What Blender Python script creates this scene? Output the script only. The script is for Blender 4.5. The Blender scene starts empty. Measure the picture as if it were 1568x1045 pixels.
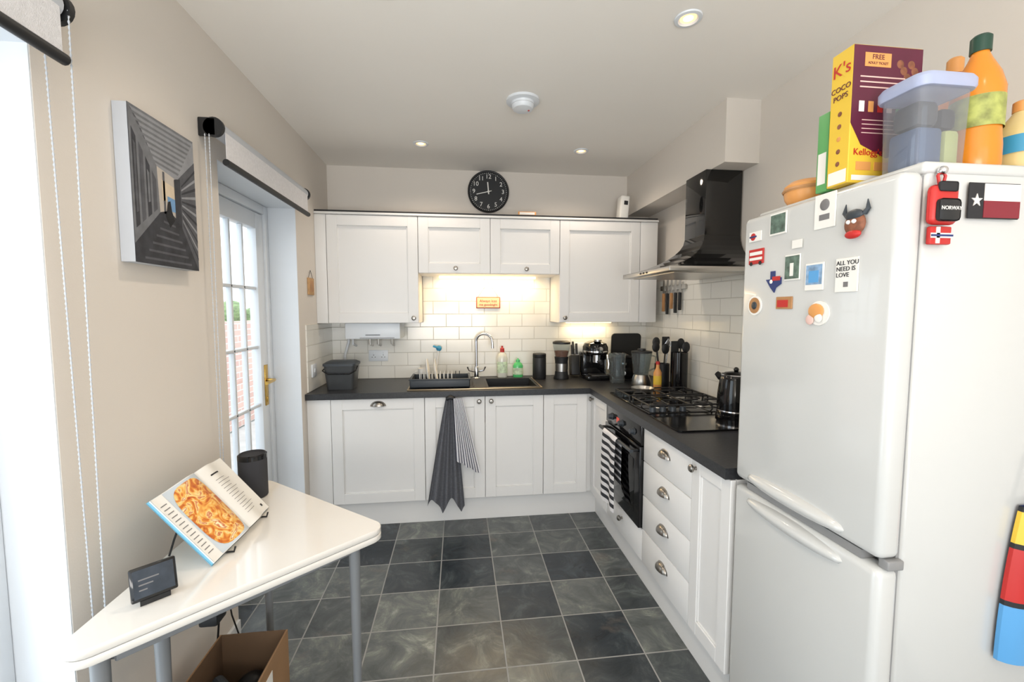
import bpy, bmesh, math, random
from mathutils import Matrix, Vector
random.seed(3)
scene = bpy.context.scene
R = math.radians
T = Matrix.Translation
def Rz(a): return Matrix.Rotation(R(a),4,'Z')
def Rx(a): return Matrix.Rotation(R(a),4,'X')
def Ry(a): return Matrix.Rotation(R(a),4,'Y')

# ---------------------------------------------------------------- materials
def lin(c):
    o=[]
    for v in c[:3]:
        v/=255.0
        o.append(v/12.92 if v<=0.04045 else ((v+0.055)/1.055)**2.4)
    return (o[0],o[1],o[2],1)
def P(name,rgb,rough=0.5,metal=0.0,var=0.04,scale=6.0,bump=0.0,bscale=60.0,trans=0.0,alpha=1.0,emis=None,coat=0.0,spec=0.5):
    m=bpy.data.materials.new(name); m.use_nodes=True
    nt=m.node_tree; n=nt.nodes; l=nt.links
    bs=n['Principled BSDF']
    tc=n.new('ShaderNodeTexCoord'); no=n.new('ShaderNodeTexNoise')
    no.inputs['Scale'].default_value=scale; no.inputs['Detail'].default_value=3
    l.new(tc.outputs['Object'],no.inputs['Vector'])
    cr=n.new('ShaderNodeValToRGB'); c=lin(rgb)
    cr.color_ramp.elements[0].position=.3; cr.color_ramp.elements[1].position=.7
    cr.color_ramp.elements[0].color=[max(0,x*(1-var)) for x in c[:3]]+[1]
    cr.color_ramp.elements[1].color=[min(1,x*(1+var)) for x in c[:3]]+[1]
    l.new(no.outputs['Fac'],cr.inputs['Fac']); l.new(cr.outputs['Color'],bs.inputs['Base Color'])
    bs.inputs['Roughness'].default_value=rough; bs.inputs['Metallic'].default_value=metal
    bs.inputs['Specular IOR Level'].default_value=spec
    bs.inputs['Transmission Weight'].default_value=trans
    bs.inputs['Alpha'].default_value=alpha
    bs.inputs['Coat Weight'].default_value=coat
    if emis:
        bs.inputs['Emission Color'].default_value=lin(emis[0]); bs.inputs['Emission Strength'].default_value=emis[1]
    if bump>0:
        n2=n.new('ShaderNodeTexNoise'); n2.inputs['Scale'].default_value=bscale
        l.new(tc.outputs['Object'],n2.inputs['Vector'])
        bp=n.new('ShaderNodeBump'); bp.inputs['Strength'].default_value=bump; bp.inputs['Distance'].default_value=.01
        l.new(n2.outputs['Fac'],bp.inputs['Height']); l.new(bp.outputs['Normal'],bs.inputs['Normal'])
    return m
def tilemat(name,axes,w,h,mort,c1,c2,cm,rough,offset,shift=(0,0),bump=.4,rmort=.7):
    m=bpy.data.materials.new(name); m.use_nodes=True
    nt=m.node_tree; n=nt.nodes; l=nt.links; bs=n['Principled BSDF']
    tc=n.new('ShaderNodeTexCoord'); sp=n.new('ShaderNodeSeparateXYZ'); cb=n.new('ShaderNodeCombineXYZ')
    l.new(tc.outputs['Object'],sp.inputs[0])
    for i,a in enumerate(axes):
        ad=n.new('ShaderNodeMath'); ad.operation='ADD'; ad.inputs[1].default_value=shift[i]
        l.new(sp.outputs[a],ad.inputs[0]); l.new(ad.outputs[0],cb.inputs[i])
    br=n.new('ShaderNodeTexBrick'); br.offset=offset; br.squash=1
    br.inputs['Scale'].default_value=1; br.inputs['Brick Width'].default_value=w; br.inputs['Row Height'].default_value=h
    br.inputs['Mortar Size'].default_value=mort; br.inputs['Mortar Smooth'].default_value=.2
    br.inputs['Color1'].default_value=lin(c1); br.inputs['Color2'].default_value=lin(c2); br.inputs['Mortar'].default_value=lin(cm)
    l.new(cb.outputs[0],br.inputs['Vector']); l.new(br.outputs['Color'],bs.inputs['Base Color'])
    mr=n.new('ShaderNodeMapRange'); mr.inputs['To Min'].default_value=rough; mr.inputs['To Max'].default_value=rmort
    l.new(br.outputs['Fac'],mr.inputs['Value']); l.new(mr.outputs[0],bs.inputs['Roughness'])
    iv=n.new('ShaderNodeMath'); iv.operation='SUBTRACT'; iv.inputs[0].default_value=1
    l.new(br.outputs['Fac'],iv.inputs[1])
    bp=n.new('ShaderNodeBump'); bp.inputs['Strength'].default_value=bump; bp.inputs['Distance'].default_value=.003
    l.new(iv.outputs[0],bp.inputs['Height']); l.new(bp.outputs['Normal'],bs.inputs['Normal'])
    return m,br,bs,bp,iv,cb
# floor slate
M_floor,br,bs,bp,iv,cb=tilemat('slate_tiles',(0,1),.292,.262,.0032,(40,47,53),(110,113,109),(158,158,154),.2,0.0,(-.18+2.92,-2.68+5.24),bump=.5)
nt=M_floor.node_tree; n=nt.nodes; l=nt.links
tc=n.new('ShaderNodeTexCoord')
# every tile gets its own piece of stone: offset the noise by the tile's colour
vm=n.new('ShaderNodeVectorMath'); vm.operation='MULTIPLY_ADD'; vm.inputs[1].default_value=(60,60,60)
l.new(br.outputs['Color'],vm.inputs[0]); l.new(tc.outputs['Object'],vm.inputs[2])
na=n.new('ShaderNodeTexNoise'); na.inputs['Scale'].default_value=6; na.inputs['Detail'].default_value=12; na.inputs['Roughness'].default_value=.72; na.inputs['Distortion'].default_value=.9
l.new(vm.outputs[0],na.inputs['Vector'])
rp=n.new('ShaderNodeValToRGB'); e=rp.color_ramp.elements
e[0].position=.36; e[0].color=(.5,.53,.57,1); e[1].position=.66; e[1].color=(2.2,2.2,2.1,1)
e2=rp.color_ramp.elements.new(.5); e2.color=(.85,.88,.92,1)
e3=rp.color_ramp.elements.new(.57); e3.color=(1.2,1.22,1.2,1)
l.new(na.outputs['Fac'],rp.inputs['Fac'])
mx=n.new('ShaderNodeMix'); mx.data_type='RGBA'; mx.blend_type='MULTIPLY'; mx.inputs[0].default_value=.9
l.new(br.outputs['Color'],mx.inputs[6]); l.new(rp.outputs['Color'],mx.inputs[7])
nb=n.new('ShaderNodeTexNoise'); nb.inputs['Scale'].default_value=3.6; nb.inputs['Detail'].default_value=9; nb.inputs['Roughness'].default_value=.62; nb.inputs['Distortion'].default_value=.4
l.new(vm.outputs[0],nb.inputs['Vector'])
rr=n.new('ShaderNodeMapRange'); rr.inputs['From Min'].default_value=.60; rr.inputs['From Max'].default_value=.70; rr.inputs['To Max'].default_value=.4
l.new(nb.outputs['Fac'],rr.inputs['Value'])
mx2=n.new('ShaderNodeMix'); mx2.data_type='RGBA'; l.new(rr.outputs[0],mx2.inputs[0]); l.new(mx.outputs[2],mx2.inputs[6]); mx2.inputs[7].default_value=lin((122,112,102))
mx3=n.new('ShaderNodeMix'); mx3.data_type='RGBA'; l.new(br.outputs['Fac'],mx3.inputs[0]); l.new(mx2.outputs[2],mx3.inputs[6]); mx3.inputs[7].default_value=lin((146,146,143))
l.new(mx3.outputs[2],bs.inputs['Base Color'])
ma=n.new('ShaderNodeMath'); ma.operation='MULTIPLY_ADD'; ma.inputs[1].default_value=1.5
l.new(na.outputs['Fac'],ma.inputs[0]); l.new(iv.outputs[0],ma.inputs[2]); l.new(ma.outputs[0],bp.inputs['Height'])
M_tb=tilemat('metro_tile_back',(0,2),.2,.1,.0026,(232,230,222),(238,236,228),(206,203,194),.12,.5,(3,-.91),bump=.6)[0]
M_tr=tilemat('metro_tile_side',(1,2),.2,.1,.0026,(232,230,222),(238,236,228),(206,203,194),.12,.5,(3,-.91),bump=.6)[0]
M_brick=tilemat('garden_brick',(1,2),.225,.075,.006,(198,160,148),(212,176,162),(222,214,206),.9,.5,(3,0))[0]

M_wall=P('wall_paint',(219,212,203),.9,var=.012,scale=2,bump=.03,bscale=220)
M_ceil=P('ceiling_paint',(244,240,233),.95,var=.01,scale=2)
M_wht=P('white_gloss_trim',(224,229,234),.35,var=.01)
M_cab=P('cabinet_white',(231,230,228),.42,var=.008)
M_work=P('worktop_black',(40,41,44),.38,var=.35,scale=120,bump=.03)
M_fr=P('fridge_white',(203,204,202),.16,var=.006,coat=.4)
M_frg=P('fridge_grey',(140,140,140),.4)
M_blk=P('black_gloss',(14,14,16),.1)
M_hood=P('hood_black_gloss',(10,10,11),.06,spec=.7)
M_blkm=P('black_matte',(26,27,29),.5)
M_char=P('charcoal_plastic',(52,58,64),.45)
M_chr=P('chrome',(215,215,218),.12,1,var=.02)
M_nick=P('nickel',(150,145,138),.28,1,var=.05)
M_stl=P('steel',(190,188,184),.3,1)
M_brass=P('brass',(205,165,85),.22,1)
M_tab=P('table_laminate',(230,226,219),.12,var=.008,coat=.5)
M_leg=P('grey_metal',(140,143,146),.4,.3)
M_grey=P('grey_cloth',(98,100,106),.95,var=.15,scale=90,bump=.4,bscale=400)
M_wcl=P('white_cloth',(226,225,227),.95,var=.05,scale=90,bump=.3,bscale=400)
M_nav=P('slate_stripe_cloth',(84,86,102),.95,var=.1,scale=90)
M_bcl=P('black_stripe_cloth',(44,46,52),.95,var=.1,scale=90)
M_glow=P('downlight_glow',(255,215,160),.5,emis=((255,205,140),1.6))
M_strip=P('strip_light_glow',(255,225,180),.5,emis=((255,220,160),5))
M_alu=P('canvas_edge',(190,194,200),.8)
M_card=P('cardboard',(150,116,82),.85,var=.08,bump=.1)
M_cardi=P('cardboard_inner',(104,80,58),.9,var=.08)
M_pap=P('paper',(236,234,228),.7,var=.02)
M_ink=P('ink_grey',(120,118,118),.8)
M_ink2=P('ink_dark',(35,35,38),.7)
M_blu=P('cover_blue',(120,180,205),.5)
M_red=P('red',(190,40,36),.45)
M_yel=P('yellow',(230,192,62),.5,var=.03)
M_mar=P('maroon_print',(92,26,52),.45,var=.1,scale=14)
M_ora=P('orange_juice',(224,138,42),.2,var=.03)
M_orl=P('orange_plastic',(222,156,88),.35)
M_grn=P('green',(96,166,98),.45)
M_dgr=P('dark_green',(30,66,52),.4)
M_lblu=P('light_blue',(90,160,215),.45)
M_lil=P('lilac_lid',(180,190,220),.35,alpha=.8)
M_nvy=P('navy',(40,56,110),.5)
M_cork=P('cork',(190,150,105),.8,var=.15,scale=80)
M_tan=P('wood_tan',(178,130,84),.55,var=.15,scale=20)
M_pink=P('pale_pink',(225,190,180),.7)
M_mint=P('liquid_green',(90,200,120),.15,var=.02)
M_teal=P('teal',(60,150,190),.4)
M_bush=P('foliage',(140,160,112),.9,var=.4,scale=20,bump=.6)
M_pave=P('paving',(205,203,198),.9,var=.1)
M_ph=P('photo_green',(92,112,100),.5,var=.5,scale=60)
M_ph2=P('photo_blue',(130,160,190),.5,var=.4,scale=50)
M_brn=P('brown',(130,80,56),.6,var=.3,scale=80)
def glassmat(name,tint,rough=.02,dens=0.0,dc=(200,200,200)):
    m=bpy.data.materials.new(name); m.use_nodes=True; nt=m.node_tree; n=nt.nodes; l=nt.links
    n.remove(n['Principled BSDF']); out=n['Material Output']
    tr=n.new('ShaderNodeBsdfTransparent'); tr.inputs[0].default_value=lin(tint)
    g=n.new('ShaderNodeBsdfGlossy'); g.inputs['Roughness'].default_value=rough
    fr=n.new('ShaderNodeLayerWeight'); fr.inputs[0].default_value=.5
    pw=n.new('ShaderNodeMath'); pw.operation='POWER'; pw.inputs[1].default_value=4; l.new(fr.outputs['Facing'],pw.inputs[0])
    mr=n.new('ShaderNodeMapRange'); mr.inputs['To Min'].default_value=.04; mr.inputs['To Max'].default_value=.7; l.new(pw.outputs[0],mr.inputs['Value'])
    mx=n.new('ShaderNodeMixShader'); l.new(mr.outputs[0],mx.inputs[0]); l.new(tr.outputs[0],mx.inputs[1]); l.new(g.outputs[0],mx.inputs[2])
    if dens>0:
        d=n.new('ShaderNodeBsdfDiffuse'); d.inputs[0].default_value=lin(dc)
        m2=n.new('ShaderNodeMixShader'); m2.inputs[0].default_value=dens
        l.new(mx.outputs[0],m2.inputs[1]); l.new(d.outputs[0],m2.inputs[2]); l.new(m2.outputs[0],out.inputs[0])
    else: l.new(mx.outputs[0],out.inputs[0])
    return m
M_glass=glassmat('window_glass',(248,251,251))
M_jug=glassmat('jug_glass',(226,232,234),dens=.06)
M_tub=glassmat('clear_plastic',(238,240,243),dens=.16,dc=(214,217,224))
M_food=bpy.data.materials.new('food_print'); M_food.use_nodes=True
nt=M_food.node_tree; n=nt.nodes; l=nt.links
tc=n.new('ShaderNodeTexCoord'); vo=n.new('ShaderNodeTexNoise'); vo.inputs['Scale'].default_value=28; vo.inputs['Detail'].default_value=2; vo.inputs['Distortion'].default_value=1.5
l.new(tc.outputs['Object'],vo.inputs['Vector'])
cr=n.new('ShaderNodeValToRGB'); e=cr.color_ramp.elements
e[0].position=.3; e[0].color=lin((170,70,30)); e[1].position=.72; e[1].color=lin((240,222,180))
for p,c in ((.42,(206,118,40)),(.5,(228,170,80)),(.58,(236,206,140)),(.63,(190,95,50))):
    k=cr.color_ramp.elements.new(p); k.color=lin(c)
l.new(vo.outputs['Fac'],cr.inputs['Fac']); l.new(cr.outputs['Color'],n['Principled BSDF'].inputs['Base Color'])
n['Principled BSDF'].inputs['Roughness'].default_value=.45

# ---------------------------------------------------------------- builder
class B:
    def __init__(s,name):
        s.name=name; s.v=[]; s.f=[]; s.mi=[]; s.mats=[]; s.M=Matrix.Identity(4)
    def mx(s,mat):
        if mat not in s.mats: s.mats.append(mat)
        return s.mats.index(mat)
    def add(s,vs,fs,mat,M=None):
        o=len(s.v); MM=s.M@M if M is not None else s.M
        s.v+=[tuple(MM@Vector(v)) for v in vs]
        for i,f in enumerate(fs):
            s.f.append([o+k for k in f]); s.mi.append(s.mx(mat[i] if isinstance(mat,list) else mat))
    def box(s,x0,x1,y0,y1,z0,z1,mat,bev=0,seg=2,M=None):
        if x1<x0:x0,x1=x1,x0
        if y1<y0:y0,y1=y1,y0
        if z1<z0:z0,z1=z1,z0
        vs=[(x0,y0,z0),(x1,y0,z0),(x1,y1,z0),(x0,y1,z0),(x0,y0,z1),(x1,y0,z1),(x1,y1,z1),(x0,y1,z1)]
        fs=[(3,2,1,0),(4,5,6,7),(0,1,5,4),(1,2,6,5),(2,3,7,6),(3,0,4,7)]
        if bev>0:
            bm=bmesh.new(); bv=[bm.verts.new(v) for v in vs]
            for f in fs: bm.faces.new([bv[i] for i in f])
            bmesh.ops.bevel(bm,geom=list(bm.edges),offset=bev,segments=seg,profile=.5,affect='EDGES')
            bm.verts.index_update(); vs=[tuple(v.co) for v in bm.verts]; fs=[[v.index for v in f.verts] for f in bm.faces]; bm.free()
        s.add(vs,fs,mat,M)
    def lathe(s,prof,mat,M=None,seg=28):
        vs=[];rings=[]
        for r,z in prof:
            if r<1e-6: rings.append([len(vs)]); vs.append((0,0,z))
            else:
                rings.append(list(range(len(vs),len(vs)+seg)))
                for i in range(seg):
                    a=2*math.pi*i/seg; vs.append((r*math.cos(a),r*math.sin(a),z))
        fs=[]
        for a,b in zip(rings,rings[1:]):
            for i in range(seg):
                j=(i+1)%seg
                if len(a)==1 and len(b)==1: continue
                if len(a)==1: fs.append((a[0],b[j],b[i]))
                elif len(b)==1: fs.append((a[i],a[j],b[0]))
                else: fs.append((a[i],a[j],b[j],b[i]))
        s.add(vs,fs,mat,M)
    def cyl(s,c,r,h,mat,M=None,seg=28,bev=0):
        MM=T(c)@(M if M is not None else Matrix.Identity(4))
        s.lathe([(0,0),(r,0),(r,h),(0,h)],mat,MM,seg)
    def ball(s,c,r,mat,sc=(1,1,1),seg=18):
        pr=[(r*math.sin(math.pi*i/10),-r*math.cos(math.pi*i/10)) for i in range(11)]
        s.lathe(pr,mat,T(c)@Matrix.Diagonal((*sc,1)),seg)
    def tube(s,pts,r,mat,seg=8,caps=True):
        pts=[Vector(p) for p in pts]; n=len(pts); vs=[]; fs=[]
        rs=r if isinstance(r,(list,tuple)) else [r]*n
        t=(pts[1]-pts[0]).normalized(); up=Vector((0,0,1)) if abs(t.z)<.9 else Vector((1,0,0))
        nn=t.cross(up).normalized()
        for i,p in enumerate(pts):
            if i==0: t=(pts[1]-p)
            elif i==n-1: t=p-pts[i-1]
            else: t=pts[i+1]-pts[i-1]
            t=t.normalized(); nn=(nn-t*nn.dot(t)).normalized(); b=t.cross(nn)
            for k in range(seg):
                a=2*math.pi*k/seg; vs.append(p+(nn*math.cos(a)+b*math.sin(a))*rs[i])
        for i in range(n-1):
            for k in range(seg):
                j=(k+1)%seg; fs.append((i*seg+k,i*seg+j,(i+1)*seg+j,(i+1)*seg+k))
        if caps: fs.append(tuple(range(seg))[::-1]); fs.append(tuple(range((n-1)*seg,n*seg)))
        s.add(vs,fs,mat)
    def poly(s,pts,mat,M=None): s.add(pts,[tuple(range(len(pts)))],mat,M)
    def prism(s,pts,z0,z1,mat,M=None):
        n=len(pts); vs=[(p[0],p[1],z0) for p in pts]+[(p[0],p[1],z1) for p in pts]
        fs=[tuple(range(n))[::-1],tuple(range(n,2*n))]+[(i,(i+1)%n,n+(i+1)%n,n+i) for i in range(n)]
        s.add(vs,fs,mat,M)
    def grid(s,fn,nu,nv,mat,M=None):
        vs=[fn(i/nu,j/nv) for j in range(nv+1) for i in range(nu+1)]; fs=[];ml=[]
        for j in range(nv):
            for i in range(nu):
                a=j*(nu+1)+i; fs.append((a,a+1,a+nu+2,a+nu+1)); ml.append(mat(i/nu,j/nv) if callable(mat) else mat)
        s.add(vs,fs,ml,M)
    def text(s,body,size,M,mat,align='CENTER',ext=.0004):
        c=bpy.data.curves.new('t','FONT'); c.body=body; c.size=size; c.align_x=align; c.align_y='CENTER'; c.extrude=ext; c.resolution_u=3
        o=bpy.data.objects.new('t',c); scene.collection.objects.link(o)
        dg=bpy.context.evaluated_depsgraph_get(); me=bpy.data.meshes.new_from_object(o.evaluated_get(dg))
        s.add([tuple(v.co) for v in me.vertices],[tuple(p.vertices) for p in me.polygons],mat,M)
        bpy.data.objects.remove(o); bpy.data.curves.remove(c); bpy.data.meshes.remove(me)
    def done(s,ang=35,recalc=True):
        me=bpy.data.meshes.new(s.name); me.from_pydata(s.v,[],s.f)
        for m in s.mats: me.materials.append(m)
        me.polygons.foreach_set('material_index',s.mi)
        if recalc:
            bm=bmesh.new(); bm.from_mesh(me); bmesh.ops.recalc_face_normals(bm,faces=bm.faces); bm.to_mesh(me); bm.free()
        me.polygons.foreach_set('use_smooth',[True]*len(me.polygons)); me.set_sharp_from_angle(angle=R(ang))
        o=bpy.data.objects.new(s.name,me); scene.collection.objects.link(o); return o

def rounded(pts,r,seg=6):
    out=[];n=len(pts)
    for i in range(n):
        p=Vector(pts[i]);a=Vector(pts[i-1])-p;b=Vector(pts[(i+1)%n])-p
        ang=a.angle(b); d=r/math.tan(ang/2); a.normalize();b.normalize()
        c=p+(a+b).normalized()*(r/math.sin(ang/2)); s0=p+a*d-c; s1=p+b*d-c
        a0=math.atan2(s0.y,s0.x); a1=math.atan2(s1.y,s1.x)
        da=(a1-a0+math.pi)%(2*math.pi)-math.pi
        for k in range(seg+1):
            t=a0+da*k/seg; out.append((c.x+r*math.cos(t),c.y+r*math.sin(t)))
    return out
def rrect(w,h,r,seg=5): return rounded([(-w/2,-h/2),(w/2,-h/2),(w/2,h/2),(-w/2,h/2)],r,seg)

XL=-.968; XR=1.55; YB=3.43; ZC=2.517; YF=-2.2; H=1.439
XK=XL      # left wall face beside the cabinets
YD=2.77    # far side of the door opening
# ---------------------------------------------------------------- shell
b=B('floor'); b.box(XL-.25,XR+.2,YF,YB+.15,-.1,0,M_floor); b.done()
b=B('ceiling'); b.box(XL-.25,XR+.2,YF,YB+.15,ZC,ZC+.1,M_ceil); b.done()
b=B('wall_back'); b.box(XL-.25,XR+.2,YB,YB+.15,0,ZC,M_wall); b.done()
b=B('wall_right'); b.box(XR,XR+.15,YF,YB,0,ZC,M_wall); b.done()
b=B('wall_left')
for y0,y1,z0,z1 in ((YF,.05,0,ZC),(1.155,1.925,0,ZC),(YD,YB,0,ZC),(.05,1.155,2.05,ZC),(1.925,YD,2.05,ZC)):
    b.box(XL-.25,XL,y0,y1,z0,z1,M_wall)
b.done()
b=B('trim_reveal')   # white painted reveals
for y0,y1 in ((.05,1.155),(1.925,YD)):
    b.box(XL-.25,XL-.001,y0,y0+.004,0.0,2.05,M_wht); b.box(XL-.25,XL-.001,y1-.004,y1,0.0,2.05,M_wht); b.box(XL-.25,XL-.001,y0,y1,2.046,2.05,M_wht)
b.done()
b=B('baseboard_left')
b.box(XL,XL+.015,1.165,1.915,0,.1,M_wht,.004); b.done()
b=B('ceiling_soffit'); b.box(1.36,XR,2.12,YB,2.2,ZC,M_wall); b.done()

# wall tiles
b=B('wall_tiles_back'); b.box(XK+.001,XR,YB-.008,YB,.912,1.345,M_tb); b.box(-.275,.725,YB-.008,YB,1.345,1.71,M_tb); b.done()
b=B('wall_tiles_right'); b.box(XR-.008,XR,1.31,YB-.009,.912,1.66,M_tr); b.done()
b=B('wall_tiles_left'); b.box(XK,XK+.008,2.87,YB-.009,.912,1.345,M_tr); b.done()

# ---------------------------------------------------------------- door (glazed)
b=B('door_1')
x0,x1=XL-.215,XL-.165
Y0,Y1=1.93,YD-.005
b.box(x0-.01,x1+.01,Y0,Y0+.05,0.005,2.045,M_wht,.004); b.box(x0-.01,x1+.01,Y1-.05,Y1,0.005,2.045,M_wht,.004); b.box(x0-.01,x1+.01,Y0+.05,Y1-.05,1.995,2.045,M_wht,.004)
g0,g1=Y0+.16,Y1-.14
b.box(x0,x1,Y0+.052,g0,.01,1.99,M_wht,.004); b.box(x0,x1,g1,Y1-.052,.01,1.99,M_wht,.004)
b.box(x0,x1,g0,g1,1.90,1.99,M_wht,.004); b.box(x0,x1,g0,g1,.01,.22,M_wht,.004)
for k in range(1,4):
    y=g0+(g1-g0)*k/4; b.box(x0+.012,x1-.01,y-.009,y+.009,.22,1.90,M_wht,.004)
for k in range(1,5):
    z=.22+1.68*k/5; b.box(x0+.012,x1-.01,g0,g1,z-.009,z+.009,M_wht,.004)
b.poly([((x0+x1)/2,g0,.22),((x0+x1)/2,g1,.22),((x0+x1)/2,g1,1.90),((x0+x1)/2,g0,1.90)],M_glass)
# brass handle
b.box(x1,x1+.006,g1+.03,g1+.07,.88,1.12,M_brass,.002)
b.tube([(x1,g1+.05,1.03),(x1+.05,g1+.05,1.03),(x1+.055,g1+.02,1.03),(x1+.055,g1-.07,1.028)],.009,M_brass)
b.box(x1,x1+.01,g1+.042,g1+.058,.90,.93,M_brass,.002)
b.done()
# near patio window
b=B('window_1')
Y0,Y1=.055,1.15; xa,xb=XL-.2,XL-.13
b.box(xa,xb,Y0,Y0+.07,.005,2.045,M_wht,.005); b.box(xa,xb,Y1-.07,Y1,.005,2.045,M_wht,.005); b.box(xa,xb,Y0+.07,Y1-.07,1.975,2.045,M_wht,.005); b.box(xa,xb,Y0+.07,Y1-.07,.005,.12,M_wht,.005)
b.box(xa,xb,.57,.64,.12,1.975,M_wht,.005)
b.poly([(xa+.03,Y0+.07,.12),(xa+.03,Y1-.07,.12),(xa+.03,Y1-.07,1.975),(xa+.03,Y0+.07,1.975)],M_glass); b.done()

# roller blinds
def blind(y0,y1):
    b=B('roller_blind')
    xc=XL+.055; zc=2.13
    b.tube([(xc,y0+.02,zc),(xc,y1-.02,zc)],.03,M_alu,20)
    for y in (y0,y1-.012):
        b.box(XL,xc+.01,y,y+.012,zc-.035,zc+.035,M_blkm,.005); b.cyl((xc,y,zc),.036,.014,M_blkm,Rx(-90),20)
    b.box(xc+.027,xc+.0285,y0+.03,y1-.03,2.02,zc,M_wcl)
    b.tube([(xc+.028,y0+.025,2.008),(xc+.028,y1-.025,2.008)],.013,M_blkm,12)
    return b
b=blind(1.80,YD-.005)
b.done()
b=blind(.0,1.165)
def chain(b,p0,p1):
    n=int((Vector(p1)-Vector(p0)).length/.006); b.tube([Vector(p0).lerp(Vector(p1),i/n) for i in range(n+1)],[.0026 if i%2 else .0008 for i in range(n+1)],M_alu,6)
chain(b,(XL+.03,1.155,2.11),(XL+.03,1.175,.62)); chain(b,(XL+.085,1.155,2.13),(XL+.055,1.18,.62)); 
b.tube([(XL+.03,1.175,.62),(XL+.035,1.177,.607),(XL+.043,1.178,.602),(XL+.05,1.179,.607),(XL+.055,1.18,.62)],.0022,M_alu,5)
b.done()
b=B('blind_chain'); chain(b,(XL+.03,1.79,2.1),(XL+.03,1.79,.8)); chain(b,(XL+.045,1.79,2.1),(XL+.04,1.79,.8))
b.tube([(XL+.03,1.79,.8),(XL+.035,1.79,.79),(XL+.04,1.79,.8)],.002,M_alu,5); b.done()

# outside
b=B('garden_wall'); b.box(-2.9,-2.7,1.5,10,0,1.30,M_brick); b.done()
b=B('garden_ground'); b.box(-8,XL-.255,-3,12,-.12,-.02,M_pave); b.done()
b=B('garden_bush')
for i in range(26):
    b.ball((-4.3+random.uniform(-.3,.3),8+random.uniform(-2,2.0),.95+random.uniform(-.9,.65)),random.uniform(.25,.4),M_bush,(1,1,.9),10)
b.done()

# ---------------------------------------------------------------- canvas
b=B('canvas_picture')
cy0,cy1,cz0,cz1=1.385,1.69,1.58,2.03; xf=XL+.04
b.box(XL+.001,xf,cy0,cy1,cz0,cz1,M_alu,.002)
def Q(u,v,k=1): return (xf+.0004*k,cy0+(cy1-cy0)*u,cz0+(cz1-cz0)*v)
def pc(nm,c,v=.2,s=30): return P('print_'+nm,c,.8,var=v,scale=s)
g1_,g2_,g3_,g4_,g5_=pc('a',(52,53,58),.3),pc('b',(84,85,90)),pc('c',(112,114,118),.15),pc('d',(142,144,148),.1),pc('e',(176,177,180),.05)
b.poly([Q(0,0),Q(1,0),Q(1,1),Q(0,1)],g2_)
# slatted roof
b.poly([Q(0,1,2),Q(1,1,2),Q(1,.80,2),Q(.68,.64,2),Q(.36,.68,2),Q(.12,.93,2)],g4_)
for k in range(9):
    t0=k/9; t1=(k+.45)/9
    def sl(t,s): 
        a=Vector((0,1)).lerp(Vector((.36,.68)),t); c=Vector((1,1)).lerp(Vector((.68,.66)),t); return a.lerp(c,s)
    p=[sl(t0,0),sl(t0,1),sl(t1,1),sl(t1,0)]; b.poly([Q(q.x,q.y,3) for q in p],g3_)
# left wall with shuttered windows
b.poly([Q(0,1,4),Q(.36,.68,4),Q(.38,.36,4),Q(0,.10,4)],g3_)
for k in range(4):
    u=.03+k*.085; lo=.22+.045*k; hi=.86-.075*k
    b.poly([Q(u,lo,5),Q(u+.055,lo+.03,5),Q(u+.055,hi-.05,5),Q(u,hi,5)],g2_ if k%2 else g1_)
    b.poly([Q(u+.012,lo+.1,6),Q(u+.042,lo+.11,6),Q(u+.042,hi-.10,6),Q(u+.012,hi-.08,6)],g2_ if k!=2 else g3_)
# bright opening with the sea
b.poly([Q(.36,.68,4),Q(.68,.64,4),Q(.68,.34,4),Q(.38,.36,4)],pc('glow',(186,178,168),.05))
b.poly([Q(.42,.60,5),Q(.62,.58,5),Q(.62,.46,5),Q(.42,.46,5)],pc('glow2',(206,190,166),.05))
b.poly([Q(.50,.50,6),Q(.66,.49,6),Q(.66,.40,6),Q(.50,.40,6)],pc('sea',(110,150,190),.1))
b.poly([Q(.44,.66,5),Q(.47,.66,5),Q(.47,.37,5),Q(.44,.37,5)],g2_)
b.poly([Q(.62,.64,7),Q(.72,.66,7),Q(.72,.30,7),Q(.62,.34,7)],g1_)
# right facade with stepped eaves
b.poly([Q(.70,.66,4),Q(1,.84,4),Q(1,0,4),Q(.70,.30,4)],g2_)
for k in range(11):
    z=.08+k*.068; b.poly([Q(.74,.33+.30*k/11,5),Q(1,z,5),Q(1,z+.022,5),Q(.74,.342+.30*k/11,5)],g4_ if k%2 else g1_)
# steps
b.poly([Q(0,.0,5),Q(1,0,5),Q(.70,.33,5),Q(.52,.40,5),Q(.38,.37,5),Q(0,.12,5)],g1_)
for k in range(6):
    t=k/6; b.poly([Q(.12+.36*t,.03+.33*t,6),Q(.86-.3*t,.03+.31*t,6),Q(.86-.3*t,.045+.31*t,6),Q(.12+.36*t,.045+.33*t,6)],g2_)
b.poly([Q(.5,.46,7),Q(.54,.47,7),Q(.56,.40,7),Q(.60,.34,7),Q(.52,.28,7),Q(.46,.35,7)],pc('figure',(24,25,28),.1))
b.done()

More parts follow.
